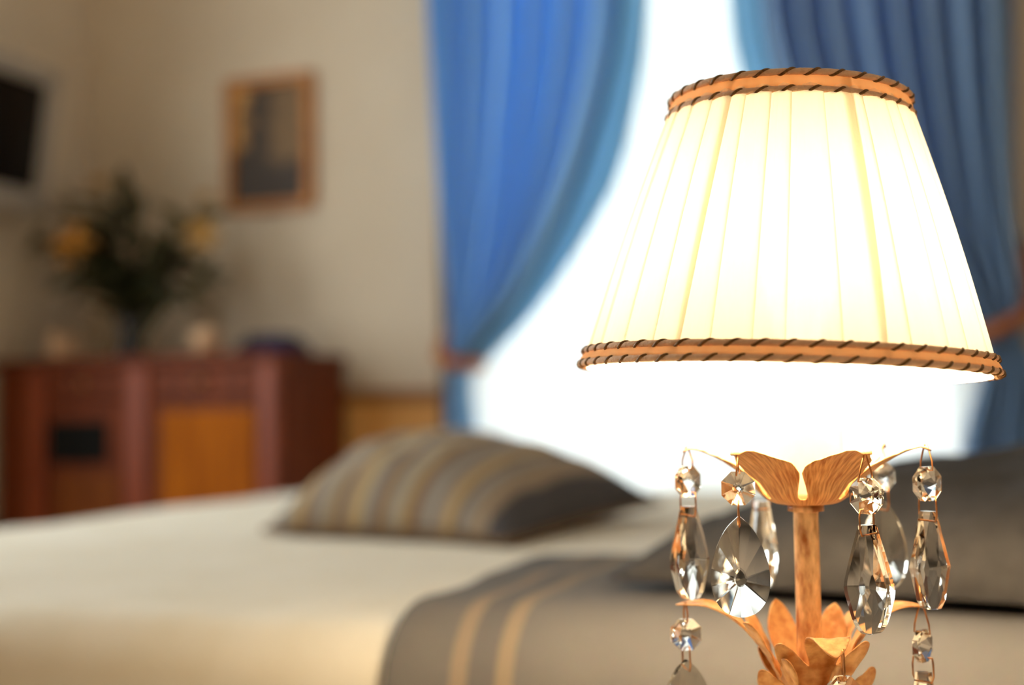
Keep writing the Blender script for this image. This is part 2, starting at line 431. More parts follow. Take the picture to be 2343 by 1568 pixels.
cr_R = drape('curtain', 'shade-darkened blue drape behind the lampshade, tied back on the right', inR, outR, ztR, -1, 8.5, 5, M_curtain_shaded)
# tiebacks: a strap round the gathered cloth and up to a hook on the wall
def tieback(z, uc, uw, uh, zh, label):
    t = thing('tieback', label, 'tieback', (uc, VC, z))
    bm = bmesh.new(); pts = []
    for i in range(28):
        a = 2 * PI * i / 28
        x, y = uw * math.cos(a), .075 * math.sin(a)
        s = (x * (1 if uh > uc else -1) / uw + 1) / 2
        pts.append((x, y, (zh - z) * .28 * s ** 2))
    tube(bm, pts, .017, 8, closed=True)
    obj('loop', bm, M_rope, t, True)
    sg = 1 if uh > uc else -1
    bm = bmesh.new()
    tube(bm, cr([(sg * uw * .9, -.02, (zh - z) * .25), (sg * uw * 1.05 + (uh - uc - sg * uw) * .4, .02, (zh - z) * .6), (uh - uc, VB - VC - .03, zh - z)], 6), .016, 8)
    obj('strap', bm, M_rope, t, True)
    bm = bmesh.new(); tube(bm, [(uh - uc, VB - VC, zh - z), (uh - uc, VB - VC - .04, zh - z), (uh - uc, VB - VC - .05, zh - z + .03)], .008, 8)
    obj('hook', bm, M_casing, t, True)
tieback(ztL, upx(1052, 830), .05, upx(1005, 740), zpx(1012, 740), 'brown tieback gathering the left blue drape')
tieback(ztR, upx(2285, 770), .07, upx(2352, 560), zpx(2352, 560), 'orange tieback slanting up at the right edge beside the lampshade')
bm = bmesh.new(); tube(bm, [(WU0 - .3, VC, 2.6), (WU1 + .3, VC, 2.6)], .015, 10)
rod = thing('curtain_rod', 'curtain rod above the window, above the frame', 'rod', (0, 0, 0))
obj('rod', bm, M_casing, rod, True)
for u in (WU0 - .22, WU1 + .22):
    mbox('bracket', M_casing, rod, u - .012, u + .012, VC - .01, VB, 2.585, 2.615)

# ------------------------------------------------------------------ television on the left wall
p_br = at_u(103, 494, UL + .10); p_tr = at_u(133, 165, UL + .155)
tv = thing('television', 'wall-mounted television with black screen and pale silver bezel at top left', 'television', (UL + .10, p_br.y, p_br.z))
TH = (p_tr - p_br).length; TW = .72
tilt = math.atan2(.055, p_tr.z - p_br.z)
R_tv = Matrix.Rotation(tilt, 4, 'Y')
def tvpart(name, m, y0, y1, z0, z1, x0, x1, bev, parent=tv):
    bm = bmesh.new(); box(bm, x0, x1, y0, y1, z0, z1, bev); bmesh.ops.transform(bm, matrix=R_tv, verts=bm.verts)
    return obj(name, bm, m, parent)
bm = bmesh.new()
B = .052
box(bm, -.035, .005, -TW, 0, 0, B * 1.2, .012); box(bm, -.035, .005, -TW, 0, TH - B, TH, .012)
box(bm, -.035, .005, -B, 0, 0, TH, .012); box(bm, -.035, .005, -TW, -TW + B, 0, TH, .012)
bmesh.ops.transform(bm, matrix=R_tv, verts=bm.verts); obj('bezel', bm, M_tvframe, tv)
tvpart('screen', M_screen, -TW + B, -B, B * 1.2, TH - B, -.03, -.002, .001)
tvpart('back_housing', M_black, -TW + .03, -.03, .03, TH - .03, -.055, -.03, .004)
bm = bmesh.new(); box(bm, -.10, -.04, -TW / 2 - .12, -TW / 2 + .12, TH * .3, TH * .62, .002)
obj('wall_bracket', bm, M_black, tv)

# ------------------------------------------------------------------ framed print
pa = at_v(524, 492, VB); pb = at_v(722, 165, VB)
pw, phh = pb.x - pa.x, pb.z - pa.z
pic = thing('framed_picture', 'small framed dark print hanging on the cream wall', 'picture', ((pa.x + pb.x) / 2, VB, pa.z))
fb = .028
for (x0, x1, z0, z1) in ((-pw/2, pw/2, 0, fb), (-pw/2, pw/2, phh - fb, phh), (-pw/2, -pw/2 + fb, fb, phh - fb), (pw/2 - fb, pw/2, fb, phh - fb)):
    mbox('moulding', M_frame, pic, x0, x1, -.028, 0, z0, z1, bev=.006)
def print_mat():
    m = bpy.data.materials.new('old_print'); m.use_nodes = True; nt = m.node_tree; p = nt.nodes['Principled BSDF']; p.inputs['Roughness'].default_value = .6
    L = nt.links.new
    tc = nt.nodes.new('ShaderNodeTexCoord'); s = nt.nodes.new('ShaderNodeSeparateXYZ'); L(tc.outputs['Object'], s.inputs[0])
    n = nt.nodes.new('ShaderNodeTexNoise'); n.inputs['Scale'].default_value = 14; n.inputs['Detail'].default_value = 3; L(tc.outputs['Object'], n.inputs['Vector'])
    def mr(sock, a, b):
        q = nt.nodes.new('ShaderNodeMapRange'); q.interpolation_type = 'SMOOTHSTEP'; q.inputs['From Min'].default_value = a; q.inputs['From Max'].default_value = b; L(sock, q.inputs['Value']); return q.outputs[0]
    def mth(op, a, b):
        q = nt.nodes.new('ShaderNodeMath'); q.operation = op
        for i, x in enumerate((a, b)):
            if isinstance(x, (int, float)): q.inputs[i].default_value = x
            else: L(x, q.inputs[i])
        return q.outputs[0]
    nz = mth('MULTIPLY', mth('SUBTRACT', n.outputs['Fac'], .5), .16)
    x = mth('ADD', s.outputs['X'], nz); z = mth('ADD', s.outputs['Z'], nz)
    left = mth('MULTIPLY', mr(x, -pw * .18, -pw * .34), mr(z, phh * .42, phh * .56))   # bare ochre paper, upper left
    mid = mth('MULTIPLY', mr(x, -pw * .05, pw * .12), mr(z, phh * .28, phh * .45))      # mid brown, right of the dark mass
    def mixc(f, a, b):
        q = nt.nodes.new('ShaderNodeMix'); q.data_type = 'RGBA'; L(f, q.inputs['Factor'])
        for k, c in (('A', a), ('B', b)):
            if isinstance(c, tuple): q.inputs[k].default_value = c
            else: L(c, q.inputs[k])
        return q.outputs['Result']
    c = mixc(mid, srgb(62, 46, 32), srgb(128, 98, 62))
    c = mixc(left, c, srgb(214, 158, 84))
    L(c, p.inputs['Base Color']); return m
mbox('print', print_mat(), pic, -pw/2 + fb - .002, pw/2 - fb + .002, -.014, 0, fb - .002, phh - fb + .002, bev=0)

# ------------------------------------------------------------------ sideboard
SU0, SU1, SV0, SV1 = -2.535, -1.625, 2.70, 3.10
SZ = at_v(640, 802, SV0).z
sb = thing('sideboard', 'dark reddish wooden sideboard with pilasters against the back wall', 'sideboard', (SU0, SV0, 0))
W, D = SU1 - SU0, SV1 - SV0
mbox('carcass', M_redwood, sb, .01, W - .01, .03, D, .09, SZ - .03)
mbox('top', M_redwood, sb, -.0, W + .0, .0, D, SZ - .03, SZ, bev=.008)
mbox('plinth', M_redwood, sb, .0, W, .015, D, 0, .09)
def su(px): return at_v(px, 950, SV0).x - SU0
def sz(py): return at_v(350, py, SV0).z
for (a, b) in ((55, 97), (284, 332), (590, 638)):
    mbox('pilaster', M_redlight, sb, su(a), min(su(b), W), .002, .034, .09, SZ - .03, bev=.008)
for (a, b) in ((98, 283), (333, 589)):
    dr = mbox('drawer', M_redwood, sb, su(a) + .004, su(b) - .004, .012, .034, sz(912), SZ - .034, bev=.005)
    bm = bmesh.new(); bmesh.ops.create_uvsphere(bm, u_segments=12, v_segments=8, radius=.012, matrix=Matrix.Translation(((su(a) + su(b)) / 2, .002, (sz(912) + SZ - .034) / 2)))
    obj('knob', bm, M_wire, dr, True)
d1 = mbox('door', M_redwood, sb, su(333) + .004, su(589) - .004, .012, .034, .11, sz(918), bev=.004)
mbox('door_panel', M_ochre, d1, su(362), su(576), .006, .02, .17, sz(940), bev=.004)
d2 = mbox('door', M_redwood, sb, su(98) + .004, su(283) - .004, .014, .034, .11, sz(918), bev=.004)
mbox('door_panel', M_brown, d2, su(120), su(265), .009, .02, .17, sz(1085), bev=.004)
gr = mbox('dark_niche', M_black, sb, su(104), su(240), .010, .03, sz(1062), sz(962), bev=.002)
for k in range(5):
    z = sz(1058) + (sz(966) - sz(1058)) * (k + .5) / 5
    mbox('slat', M_black, gr, su(108), su(236), .004, .012, z - .004, z + .004, bev=.001)
mbox('side_panel', M_redwood, sb, W - .012, W - .002, .06, D - .04, .14, SZ - .08, bev=.004)

# things on the sideboard
def onboard(px, v): return at_v(px, 800, v).x
tk = thing('box', 'low olive-brown box at the left end of the sideboard', 'box', (onboard(22, 2.9), 2.90, SZ))
mbox('body', M_olive, tk, -.05, .075, -.06, .06, 0, .042, bev=.004); mbox('lid', M_olive, tk, -.052, .077, -.062, .062, .042, .056, bev=.004)
jug = thing('jug', 'pale beige leaning jug-like ornament on the sideboard, left of the bouquet', 'ornament', (onboard(148, 2.80), 2.80, SZ))
bm = bmesh.new(); lathe(bm, [(.030, 0), (.040, .012), (.042, .03), (.030, .055), (.020, .07), (.024, .082), (.020, .080)], 24)
for v in bm.verts: v.co.x -= v.co.z * .35
obj('body', bm, M_cream, jug, True)
bm = bmesh.new(); tube(bm, cr([(.028, 0, .022), (.056, 0, .03), (.05, 0, .055), (.002, 0, .066)], 6), .005, 8); obj('handle', bm, M_cream, jug, True)
cup = thing('pot', 'small pale pot on the sideboard between bouquet and blue cloth', 'pot', (onboard(470, 2.76), 2.765, SZ))
bm = bmesh.new(); lathe(bm, [(.022, 0), (.032, .004), (.040, .050), (.043, .056), (.040, .058), (.036, .050), (.022, .01)], 24); obj('body', bm, M_cream, cup, True)
bm = bmesh.new(); lathe(bm, [(.037, .052), (.033, .062), (.014, .068), (.007, .075), (.002, .080)], 20); obj('lid', bm, M_cream, cup, True)
nv = thing('folded_cloth', 'dark navy folded cloth bundle on the right end of the sideboard', 'cloth', (onboard(640, 2.92) - .02, 2.92, SZ))
for k, (wd, dp, z0, z1) in enumerate(((.17, .13, 0, .02), (.155, .12, .02, .038), (.12, .095, .038, .055))):
    bm = bmesh.new(); box(bm, -wd / 2, wd / 2, -dp / 2, dp / 2, z0, z1, .008)
    obj('fold', bm, M_navy, nv, True)

# bouquet in a dark vase
VV = 2.88
vs_p = Vector((onboard(298, VV), VV, SZ))
va = thing('vase', 'dark vase holding the flower bouquet on the sideboard', 'vase', vs_p)
bm = bmesh.new(); lathe(bm, [(.045, 0), (.05, .008), (.040, .03), (.030, .06), (.034, .09), (.046, .125), (.043, .127), (.030, .09), (.026, .06), (.03, .03)], 24)
obj('body', bm, M_vase, va, True)
bm = bmesh.new(); lathe(bm, [(.052, 0), (.056, .004), (.052, .009)], 24); obj('foot', bm, M_vase, va, True)
def leaf_mesh(L, Wd, bend):
    vs, fs = [], []
    n = 7
    for i in range(n + 1):
        t = i / n; hw = Wd * math.sin(PI * min(1, t ** .8 * .97 + .03)) ; z = -bend * t * t
        vs += [(t * L, -hw, z + hw * .25), (t * L, 0, z), (t * L, hw, z + hw * .25)]
    for i in range(n):
        for k in range(2): fs.append((i*3+k, i*3+k+1, i*3+k+4, i*3+k+3))
    me = bpy.data.meshes.new('leaf'); me.from_pydata(vs, [], fs); me.update()
    for p in me.polygons: p.use_smooth = True
    return me
LM = [leaf_mesh(.14, .023, .04), leaf_mesh(.11, .021, .02), leaf_mesh(.16, .019, .06)]
for me in LM: me.materials.append(M_leaf)
LM2 = [leaf_mesh(.11, .018, .025)]; LM2[0].materials.append(M_leaf2)
def aim(direction, twist=0):
    d = Vector(direction).normalized()
    return d.to_track_quat('X', 'Z').to_matrix().to_4x4() @ Matrix.Rotation(twist, 4, 'X')
rb = random.Random(11)
def branch(tip, nl, olive, label, group, dense=.2):
    o = thing('leafy_branch', label, 'branch', vs_p + Vector((0, 0, .07)), 0, group)
    tip = Vector(tip) - o.location
    mid = tip * .5 + Vector((-tip.x * .12, 0, .05))
    path = cr([(0, 0, 0), mid, tip], 8)
    bm = bmesh.new(); tube(bm, path, [.0035 * (1 - .6 * i / len(path)) for i in range(len(path))], 5); obj('stem', bm, M_stem, o, True)
    for k in range(nl):
        q = dense + (1 - dense) * (k + .5) / nl
        i = min(len(path) - 2, int(q * (len(path) - 1)))
        p = path[i]; d = (path[i + 1] - path[i]).normalized()
        side = Vector((rb.uniform(-1, 1), rb.uniform(-.9, .9), rb.uniform(-.6, .6)))
        l = bpy.data.objects.new('leaf', rb.choice(LM2 if olive else LM)); C.objects.link(l); l.parent = o
        l.matrix_basis = Matrix.Translation(p) @ aim(d * .7 + side * .9, rb.uniform(-1, 1)) @ Matrix.Scale(rb.uniform(.75, 1.15), 4)
    l = bpy.data.objects.new('leaf', (LM2 if olive else LM)[0]); C.objects.link(l); l.parent = o
    l.matrix_basis = Matrix.Translation(path[-2]) @ aim(path[-1] - path[-3]) @ Matrix.Scale(.8, 4)
T2 = lambda px, py, v: at_v(px, py, v)
gl = 'dark green leafy branches of the bouquet'
dk = 'dark green leafy branch among the flowers in the vase'
for (px, py, v, nl, lb) in (
        (250, 545, 2.82, 10, 'dark green branch standing just right of the big yellow lily'),
        (315, 500, 2.90, 10, 'tall dark green branch at the upper right of the bouquet crown'),
        (345, 580, 2.80, 9, 'dark green branch at the front right of the bouquet'),
        (225, 610, 2.78, 10, 'dark green branch just under the big yellow lily'),
        (290, 470, 2.95, 9, 'tallest dark green branch rising at the back of the bouquet'),
        (330, 640, 2.76, 9, 'short dark green branch low at the front right above the vase'),
        (250, 655, 2.76, 9, 'short dark green branch low at the front left above the vase'),
        (200, 560, 2.92, 8, 'dark green branch hidden behind the big yellow lily'),
        (365, 600, 2.90, 8, 'dark green branch at the right back of the bouquet'),
        (180, 640, 2.86, 8, 'dark green branch drooping low at the left of the vase')):
    branch(T2(px, py, v), nl, False, lb, gl)
branch(T2(120, 575, 2.86), 12, False, 'dark green branch reaching low left under the television', None, .35)
branch(T2(70, 535, 2.9), 10, True, 'olive branch stretching farthest left under the television', None, .55)
branch(T2(150, 470, 2.95), 6, True, 'olive branch rising just right of the television corner', None, .5)
branch(T2(470, 650, 2.84), 13, False, 'dark green branch arching out to the right below the picture', None, .35)
branch(T2(440, 500, 2.9), 11, True, 'olive branch slanting up right towards the picture', None, .5)
branch(T2(405, 590, 2.86), 7, False, 'dark green branch slanting right in the middle of the bouquet', None, .35)
def petal_mesh(L, Wd):
    vs, fs = [], []; n = 6
    for i in range(n + 1):
        t = i / n; hw = Wd * (math.sin(PI * (.08 + .9 * t)) ** .8); z = .35 * L * t - .45 * L * t ** 3
        vs += [(t * L, -hw, z + hw * .3), (t * L, 0, z), (t * L, hw, z + hw * .3)]
    for i in range(n):
        for k in range(2): fs.append((i*3+k, i*3+k+1, i*3+k+4, i*3+k+3))
    me = bpy.data.meshes.new('petal'); me.from_pydata(vs, [], fs); me.update()
    for p in me.polygons: p.use_smooth = True
    return me
def lily(px, py, v, size, m, label, face):
    o = thing('lily', label, 'flower', vs_p + Vector((0, 0, .08)))
    tip = T2(px, py, v) - o.location
    path = cr([(0, 0, 0), tip * .5 + Vector((-tip.x * .1, .01, .04)), tip], 8)
    bm = bmesh.new(); tube(bm, path, .003, 5); obj('stem', bm, M_stem, o, True)
    pm = petal_mesh(size, size * .30); pm.materials.append(m)
    fm = Vector(face).normalized().to_track_quat('Z', 'Y').to_matrix().to_4x4()
    for k in range(6):
        p = bpy.data.objects.new('petal', pm); C.objects.link(p); p.parent = o
        p.matrix_basis = Matrix.Translation(tip) @ fm @ Matrix.Rotation(k * PI / 3, 4, 'Z') @ Matrix.Rotation(-.35 - .2 * (k % 2), 4, 'Y')
lily(178, 565, 2.76, .075, M_yellow, 'large yellow lily at the left front of the bouquet', (.1, -1, .15))
lily(232, 430, 2.93, .05, M_yellow2, 'faded yellow blossom at the very top of the bouquet', (.1, -.6, .8))
lily(150, 480, 2.95, .035, M_yellow2, 'small faded blossom beside the television corner', (-.4, -.7, .5))
lily(462, 540, 2.88, .06, M_yellow2, 'faded ochre blossom at the right of the bouquet', (.5, -.8, .1))
lily(470, 460, 2.93, .035, M_yellow2, 'small ochre bud at the upper right beside the picture', (.4, -.5, .8))

# ------------------------------------------------------------------ bed
BU0, BU1, BV0, BV1, BZ = -1.33, .62, .825, 2.36, .60
bed = thing('bed', 'wide bed with cream cover reaching from the foreground to the window', 'bed', (BU0, BV0, 0))
bw, bd = BU1 - BU0, BV1 - BV0
mbox('base', M_redwood, bed, .05, bw, .05, bd - .05, .1, .3, bev=.01)
mbox('mattress', M_white, bed, .02, bw, .02, bd - .02, .3, BZ - .02, bev=.05)
mbox('headboard', M_redwood, bed, bw + .005, bw + .06, -.03, bd + .03, 0, .98, bev=.015)
for (x, y) in ((.08, .08), (bw - .1, .08), (.08, bd - .12), (bw - .1, bd - .12)):
    mbox('leg', M_redwood, bed, x, x + .06, y, y + .06, 0, .1)
# bedspread: rings from the middle of the top out over the rounded edge and down the sides
RR = .045
def rrect(inset, rad, n=18):
    x0, x1, y0, y1 = BU0 - .012 + inset, BU1 - inset * .2, BV0 - .012 + inset, BV1 + .012 - inset
    r = max(.012, min(rad, (y1 - y0) / 2 - .001)); pts = []
    for (cx_, cy_, a0) in ((x1 - r, y1 - r, 0), (x0 + r, y1 - r, PI / 2), (x0 + r, y0 + r, PI), (x1 - r, y0 + r, 1.5 * PI)):
        for k in range(n // 3 + 1):
            a = a0 + PI / 2 * k / (n // 3); pts.append((cx_ + r * math.cos(a), cy_ + r * math.sin(a)))
    full = []
    for i, p in enumerate(pts):
        q = pts[(i + 1) % len(pts)]; L = math.hypot(q[0] - p[0], q[1] - p[1])
        m = 40 if (i + 1) % (n // 3 + 1) == 0 else 1
        for k in range(m): full.append((p[0] + (q[0] - p[0]) * k / m, p[1] + (q[1] - p[1]) * k / m))
    return full
rings = []
for ins in [.72, .6, .48, .38, .3,   .22, .15, .11, .075] + [RR * (1 - math.sin(a * PI / 20)) for a in range(0, 10)] + [0.0]:
    if ins >= RR: z = BZ
    else: z = BZ - (RR - math.sqrt(max(0, RR * RR - (RR - ins) ** 2)))
    rings.append((ins, z))
for k in range(1, 9): rings.append((-.012 * k / 8, BZ - RR - (BZ - RR - .08) * k / 8))
vs, fs = [], []
N = None
for (ins, z) in rings:
    pts = rrect(ins, .12)
    N = len(pts)
    for i, (x, y) in enumerate(pts):
        wv = noise.noise(Vector((x * 5, y * 5, 1.7))) * .006 + noise.noise(Vector((x * 14, y * 9, 4))) * .002 if z >= BZ - .01 else 0
        wv *= max(0, min(1, (.70 - ins) / .25)) if ins > .3 else 1
        if z < BZ - RR:
            q = (BZ - RR - z) / BZ; s = .012 * q * math.sin((x - y) * 38)
            nx = -1 if abs(x - BU0) < .1 else 0; ny = -1 if abs(y - BV0) < .1 else (1 if abs(y - BV1) < .1 else 0)
            x += nx * abs(s); y += ny * abs(s)
        vs.append((x, y, z + wv))
for k in range(len(rings) - 1):
    for i in range(N): fs.append((k * N + i, (k + 1) * N + i, (k + 1) * N + (i + 1) % N, k * N + (i + 1) % N))
fs.append(tuple(range(N)))
tag(pyobj('bedspread', vs, fs, M_sheet, None, True), 'cream bedspread covering the bed and hanging over its sides', 'bedspread')

def pillow(name, sx, sy, hz, m, parent, s0=0, t0=0, n=44, bottom=.25, pw_=.55, wr=.004, seed=0, pinch=.07):
    """stuffed cushion: two pinched faces sewn together, peak at (s0, t0)"""
    def g(s, c): return (s - c) / (1 - c) if s > c else (s - c) / (1 + c)
    vs, fs = [], []
    idx = {}
    for side in (1, -1):
        for i in range(n + 1):
            for j in range(n + 1):
                s = -1 + 2 * i / n; t = -1 + 2 * j / n
                edge = i in (0, n) or j in (0, n)
                if side == -1 and edge: idx[(side, i, j)] = idx[(1, i, j)]; continue
                b = max(0, (1 - abs(g(s, s0)) ** 2.2)) ** pw_ * max(0, (1 - abs(g(t, t0)) ** 2.2)) ** pw_
                x = s * sx * (1 - pinch * (1 - s * s) * 0 - pinch * (1 - t * t) * 0 + 0) * (1 - pinch * (1 - abs(t) ** 2) * abs(s) ** 3)
                y = t * sy * (1 - pinch * (1 - abs(s) ** 2) * abs(t) ** 3)
                z = hz * b if side == 1 else -hz * bottom * b
                z += wr * noise.noise(Vector((x * 18 + seed, y * 18, seed))) * (1 if side == 1 else .3) * min(1, b * 2)
                idx[(side, i, j)] = len(vs); vs.append((x, y, z))
    for side in (1, -1):
        for i in range(n):
            for j in range(n):
                f = (idx[(side, i, j)], idx[(side, i + 1, j)], idx[(side, i + 1, j + 1)], idx[(side, i, j + 1)])
                fs.append(f if side == 1 else f[::-1])
    return pyobj(name, vs, fs, m, parent, True)

# striped cushion in the middle of the bed
tp, bg_, br_, gy, yl, shade_slate = srgb(172, 154, 136), srgb(190, 168, 136), srgb(140, 112, 90), srgb(160, 156, 150), srgb(204, 176, 128), srgb(92, 90, 94)
seq = [tp, gy, tp, yl, br_, tp, gy, bg_, br_, tp, yl, gy, tp, br_, bg_, gy, yl, br_, tp, gy, tp, yl, br_, gy, tp, bg_, br_, tp, gy, yl]
CSX, CSY = .190, .215
stops = []; x = -CSX; wid = [.018, .012, .009, .012, .010, .013, .012, .014, .010, .012]
for i, c in enumerate(seq):
    stops.append((x, c)); x += wid[i % 10] * 1.05
stops = [q for q in stops if q[0] < CSX - .055][:29] + [(CSX - .055, tp), (CSX - .040, shade_slate)]  # slate end band paints in the cushion's shaded right side
M_strip = stripes('striped_cushion_cloth', 0, stops)
cu = pillow('striped_cushion', CSX, CSY, .118, M_strip, None, -.50, .10, bottom=.08, seed=3, wr=.006)
cu.location = (-.640, 1.59, BZ + .016); cu.rotation_euler = (math.radians(2), math.radians(0), math.radians(-11))
tag(cu, 'cushion with beige, brown and grey stripes lying on the cream bedspread', 'cushion')
bm = bmesh.new()
pts = []
for k in range(160):
    a = k / 160 * 4; q = int(a); f = (a - q) * 2 - 1
    s, t = ((f, -1), (1, f), (-f, 1), (-1, -f))[q]
    pp = .07
    pts.append((s * CSX * (1 - pp * (1 - t * t) * abs(s) ** 3), t * CSY * (1 - pp * (1 - s * s) * abs(t) ** 3), 0))
tube(bm, pts, .004, 6, closed=True)
pp_ = obj('piping', bm, mat('brown_piping', srgb(128, 98, 62), srgb(108, 80, 50), 80, .8), cu, True); pp_['label'] = 'brown seam piping'

# folded taupe blanket over the near side of the bed
bl0 = -.392
M_blank = stripes('striped_blanket_cloth', 0, [(bl0 - .02, srgb(116, 110, 105)), (bl0 + .045, srgb(150, 132, 112)), (bl0 + .057, srgb(110, 104, 100)), (bl0 + .076, srgb(150, 132, 110)), (bl0 + .090, srgb(116, 110, 105)), (BU1, srgb(116, 110, 105))])
def blanket_sheet(name, u0, u1, vfar, zend, off, m, parent, thick, seed):
    rows = []
    L1 = vfar - (BV0 + RR); Larc = RR * PI / 2; L2 = BZ - RR - zend
    nn = 70
    for i in range(nn + 1):
        d = (L1 + Larc + L2) * i / nn; row = []
        for j in range(61):
            s = j / 60; u = u0 + (u1 - u0) * s
            if d < L1: v, z, nv_, nz_ = vfar - d, BZ, 0, 1
            elif d < L1 + Larc:
                a = (d - L1) / RR; v, z, nv_, nz_ = BV0 + RR - RR * math.sin(a), BZ - RR + RR * math.cos(a), -math.sin(a), math.cos(a)
            else: v, z, nv_, nz_ = BV0, BZ - RR - (d - L1 - Larc), -1, 0
            o = off + .003 * noise.noise(Vector((u * 9, d * 9, seed))) + .002 * noise.noise(Vector((u * 3, d * 16, seed + 5)))
            ee = .012 * noise.noise(Vector((d * 7, seed, 0))) * (1 - s)
            vv = v + nv_ * o + .02 * noise.noise(Vector((u * 8, seed, 3))) * (1 - i / nn)
            row.append((u + ee, vv, z + nz_ * o))
        rows.append(row)
    o = fold_sheet(name, rows, m, parent); md = o.modifiers.new('thick', 'SOLIDIFY'); md.thickness = thick; md.offset = 0
    bv = o.modifiers.new('round', 'BEVEL'); bv.width = thick * .3; bv.segments = 2; bv.limit_method = 'ANGLE'
    return o
bk = blanket_sheet('blanket', bl0, BU1 - .03, 1.16, .14, .015, M_blank, None, .008, 2)
tag(bk, 'taupe blanket with two beige stripes folded over the near edge of the bed', 'blanket')
b2 = blanket_sheet('folded_layer', -.315, BU1 - .03, 1.31, .2, .006, M_blank, bk, .005, 8)

# big taupe pillow lying on the blanket behind the lamp
PSX, PSY = .35, .25
pl = pillow('pillow', PSX, PSY, .098, M_pillow, None, .30, .1, bottom=.06, seed=9, wr=.010, pw_=.42, pinch=.05)
pl.location = (.135, 1.085, BZ + .030); pl.rotation_euler = (0, 0, math.radians(-12))
tag(pl, 'large taupe pillow lying on the blanket behind the lamp', 'pillow')

# ------------------------------------------------------------------ nightstand (under the frame; it bounces the lamp's light)
NZ = .54
ns = thing('nightstand', 'pale wooden nightstand under the lamp, beside the bed', 'nightstand', (-.30, .37, 0))
mbox('top', M_wood, ns, 0, .50, 0, .37, NZ - .025, NZ, bev=.006)
mbox('body', M_wood, ns, .03, .47, .03, .35, .30, NZ - .025)
dr = mbox('drawer', M_wood, ns, .05, .45, .018, .03, .33, NZ - .05)
bm = bmesh.new(); bmesh.ops.create_uvsphere(bm, u_segments=12, v_segments=8, radius=.012, matrix=Matrix.Translation((.25, .008, .42))); obj('knob', bm, M_wire, dr, True)
for x in (.035, .43):
    for y in (.035, .31): mbox('leg', M_wood, ns, x, x + .035, y, y + .035, 0, .30)

# ------------------------------------------------------------------ the lamp
DL = .573
r_ = ray(1843, 1150); P = CAM + r_ * (DL / (r_.dot(hy)))
LX, LY = P.x, P.y
lamp = thing('table_lamp', 'gilt table lamp with glowing pleated cream shade and hanging crystal drops', 'lamp', (LX, LY, NZ))
toC = Vector((-LX, -LY, 0)).normalized()                   # towards the viewer
side = Vector((-toC.y, toC.x, 0))
if side.dot(hx) < 0: side = -side
def pol(phi, r, z):                                        # angle from the viewer's right towards the viewer; z local to the lamp base
    a = math.radians(phi); v = side * (math.cos(a) * r) + toC * (math.sin(a) * r); return Vector((v.x, v.y, z))
Z0 = CAM_Z - NZ                                            # camera height in lamp space
zb = Z0 - .0455                                            # bottom of the drip pan
S0 = 0.006
# base and stem
bm = bmesh.new(); lathe(bm, [(.060, 0), (.062, .004), (.058, .010), (.040, .016), (.022, .026), (.014, .036), (.010, .045)], 40); obj('base', bm, M_gold, lamp, True)
bm = bmesh.new(); lathe(bm, [(.008, .040), (.0065, .055), (.0058, .07), (.0058, zb - .004), (.0060, zb - .0035), (.0083, zb - .0032), (.0083, zb + .0002), (.004, zb + .0004)], 28); obj('stem', bm, M_gold, lamp, True)
# drip pan with six petals
tips = [8, 62, 122, 175, 246, 313]
slots = [35, 93, 148, 210, 280, 341]
zr = [(0, 0), (.010, .0002), (.015, .0012), (.020, .0045), (.025,   .0110), (.030, .0150), (.036, .0195), (.043, .0235), (.050, .0262), (.053, .0264), (.056, .0245)]
rim_w = [(0, .0315), (.06, .0352), (.14, .0376), (.28, .0398), (.42, .0414), (.56, .0436), (.70, .0464), (.82, .0494), (.92, .0524), (1.0, .0552)]
slotp = [(.0003, .0185), (.0013, .0187), (.0021, .0200), (.0021, .0215), (.0014, .0245), (.0007, .0285), (.0005, .0310)]
outl = []
rp = random.Random(4)
for k in range(6):
    a = slots[k]; t_ = tips[(k + 1) % 6]; b = slots[(k + 1) % 6]
    while t_ < a: t_ += 360
    while b < t_: b += 360
    for (hw, r) in slotp: outl.append((r, a + math.degrees(hw / r)))
    for q, r in rim_w[1:-1]: outl.append((r * (1 + rp.uniform(-.012, .012)), a + 2 + (t_ - 2.2 - a - 2) * q))
    outl.append((.0556, t_ - 2.2)); outl.append((.0562, t_)); outl.append((.0556, t_ + 2.2))
    for q, r in rim_w[-2:0:-1]: outl.append((r * (1 + rp.uniform(-.012, .012)), b - 2 - (b - 2 - t_ - 2.2) * q))
    for (hw, r) in slotp[::-1]: outl.append((r, b - math.degrees(hw / r)))
v2 = [Vector((r * math.cos(math.radians(a)), r * math.sin(math.radians(a)))) for r, a in outl]
e2 = [(i, (i + 1) % len(v2)) for i in range(len(v2))]
for ir in range(0, 27):
    r = .0015 + ir * .0020
    for ia in range(max(8, int(r * 2 * PI / .0021))):
        a = 2 * PI * ia / max(8, int(r * 2 * PI / .0021)) + ir * .37
        v2.append(Vector((r * math.cos(a), r * math.sin(a))))
res = delaunay_2d_cdt(v2, e2, [], 1, 1e-6)
def pan3(p):
    r = p.length; a = math.degrees(math.atan2(p.y, p.x))
    z = zb + sinterp(zr, r) + .00022 * math.sin(math.radians(a) * 48) * max(0, min(1, (r - .018) / .008))
    return pol(a, r, z)
pan = pyobj('drip_pan', [pan3(p) for p in res[0]], [tuple(f) for f in res[2]], M_goldp, lamp, True)
md = pan.modifiers.new('thick', 'SOLIDIFY'); md.thickness = .0006; md.offset = 0
M_pan = mat('streaked_gold_sheet', srgb(240, 188, 124), srgb(176, 108, 46), 5, 0.45, metal=0.2, bump=0.25, bscale=9)
nt = M_pan.node_tree; L_ = nt.links.new
tc = [x for x in nt.nodes if x.type == 'TEX_COORD'][0]; mp = [x for x in nt.nodes if x.type == 'MAPPING'][0]
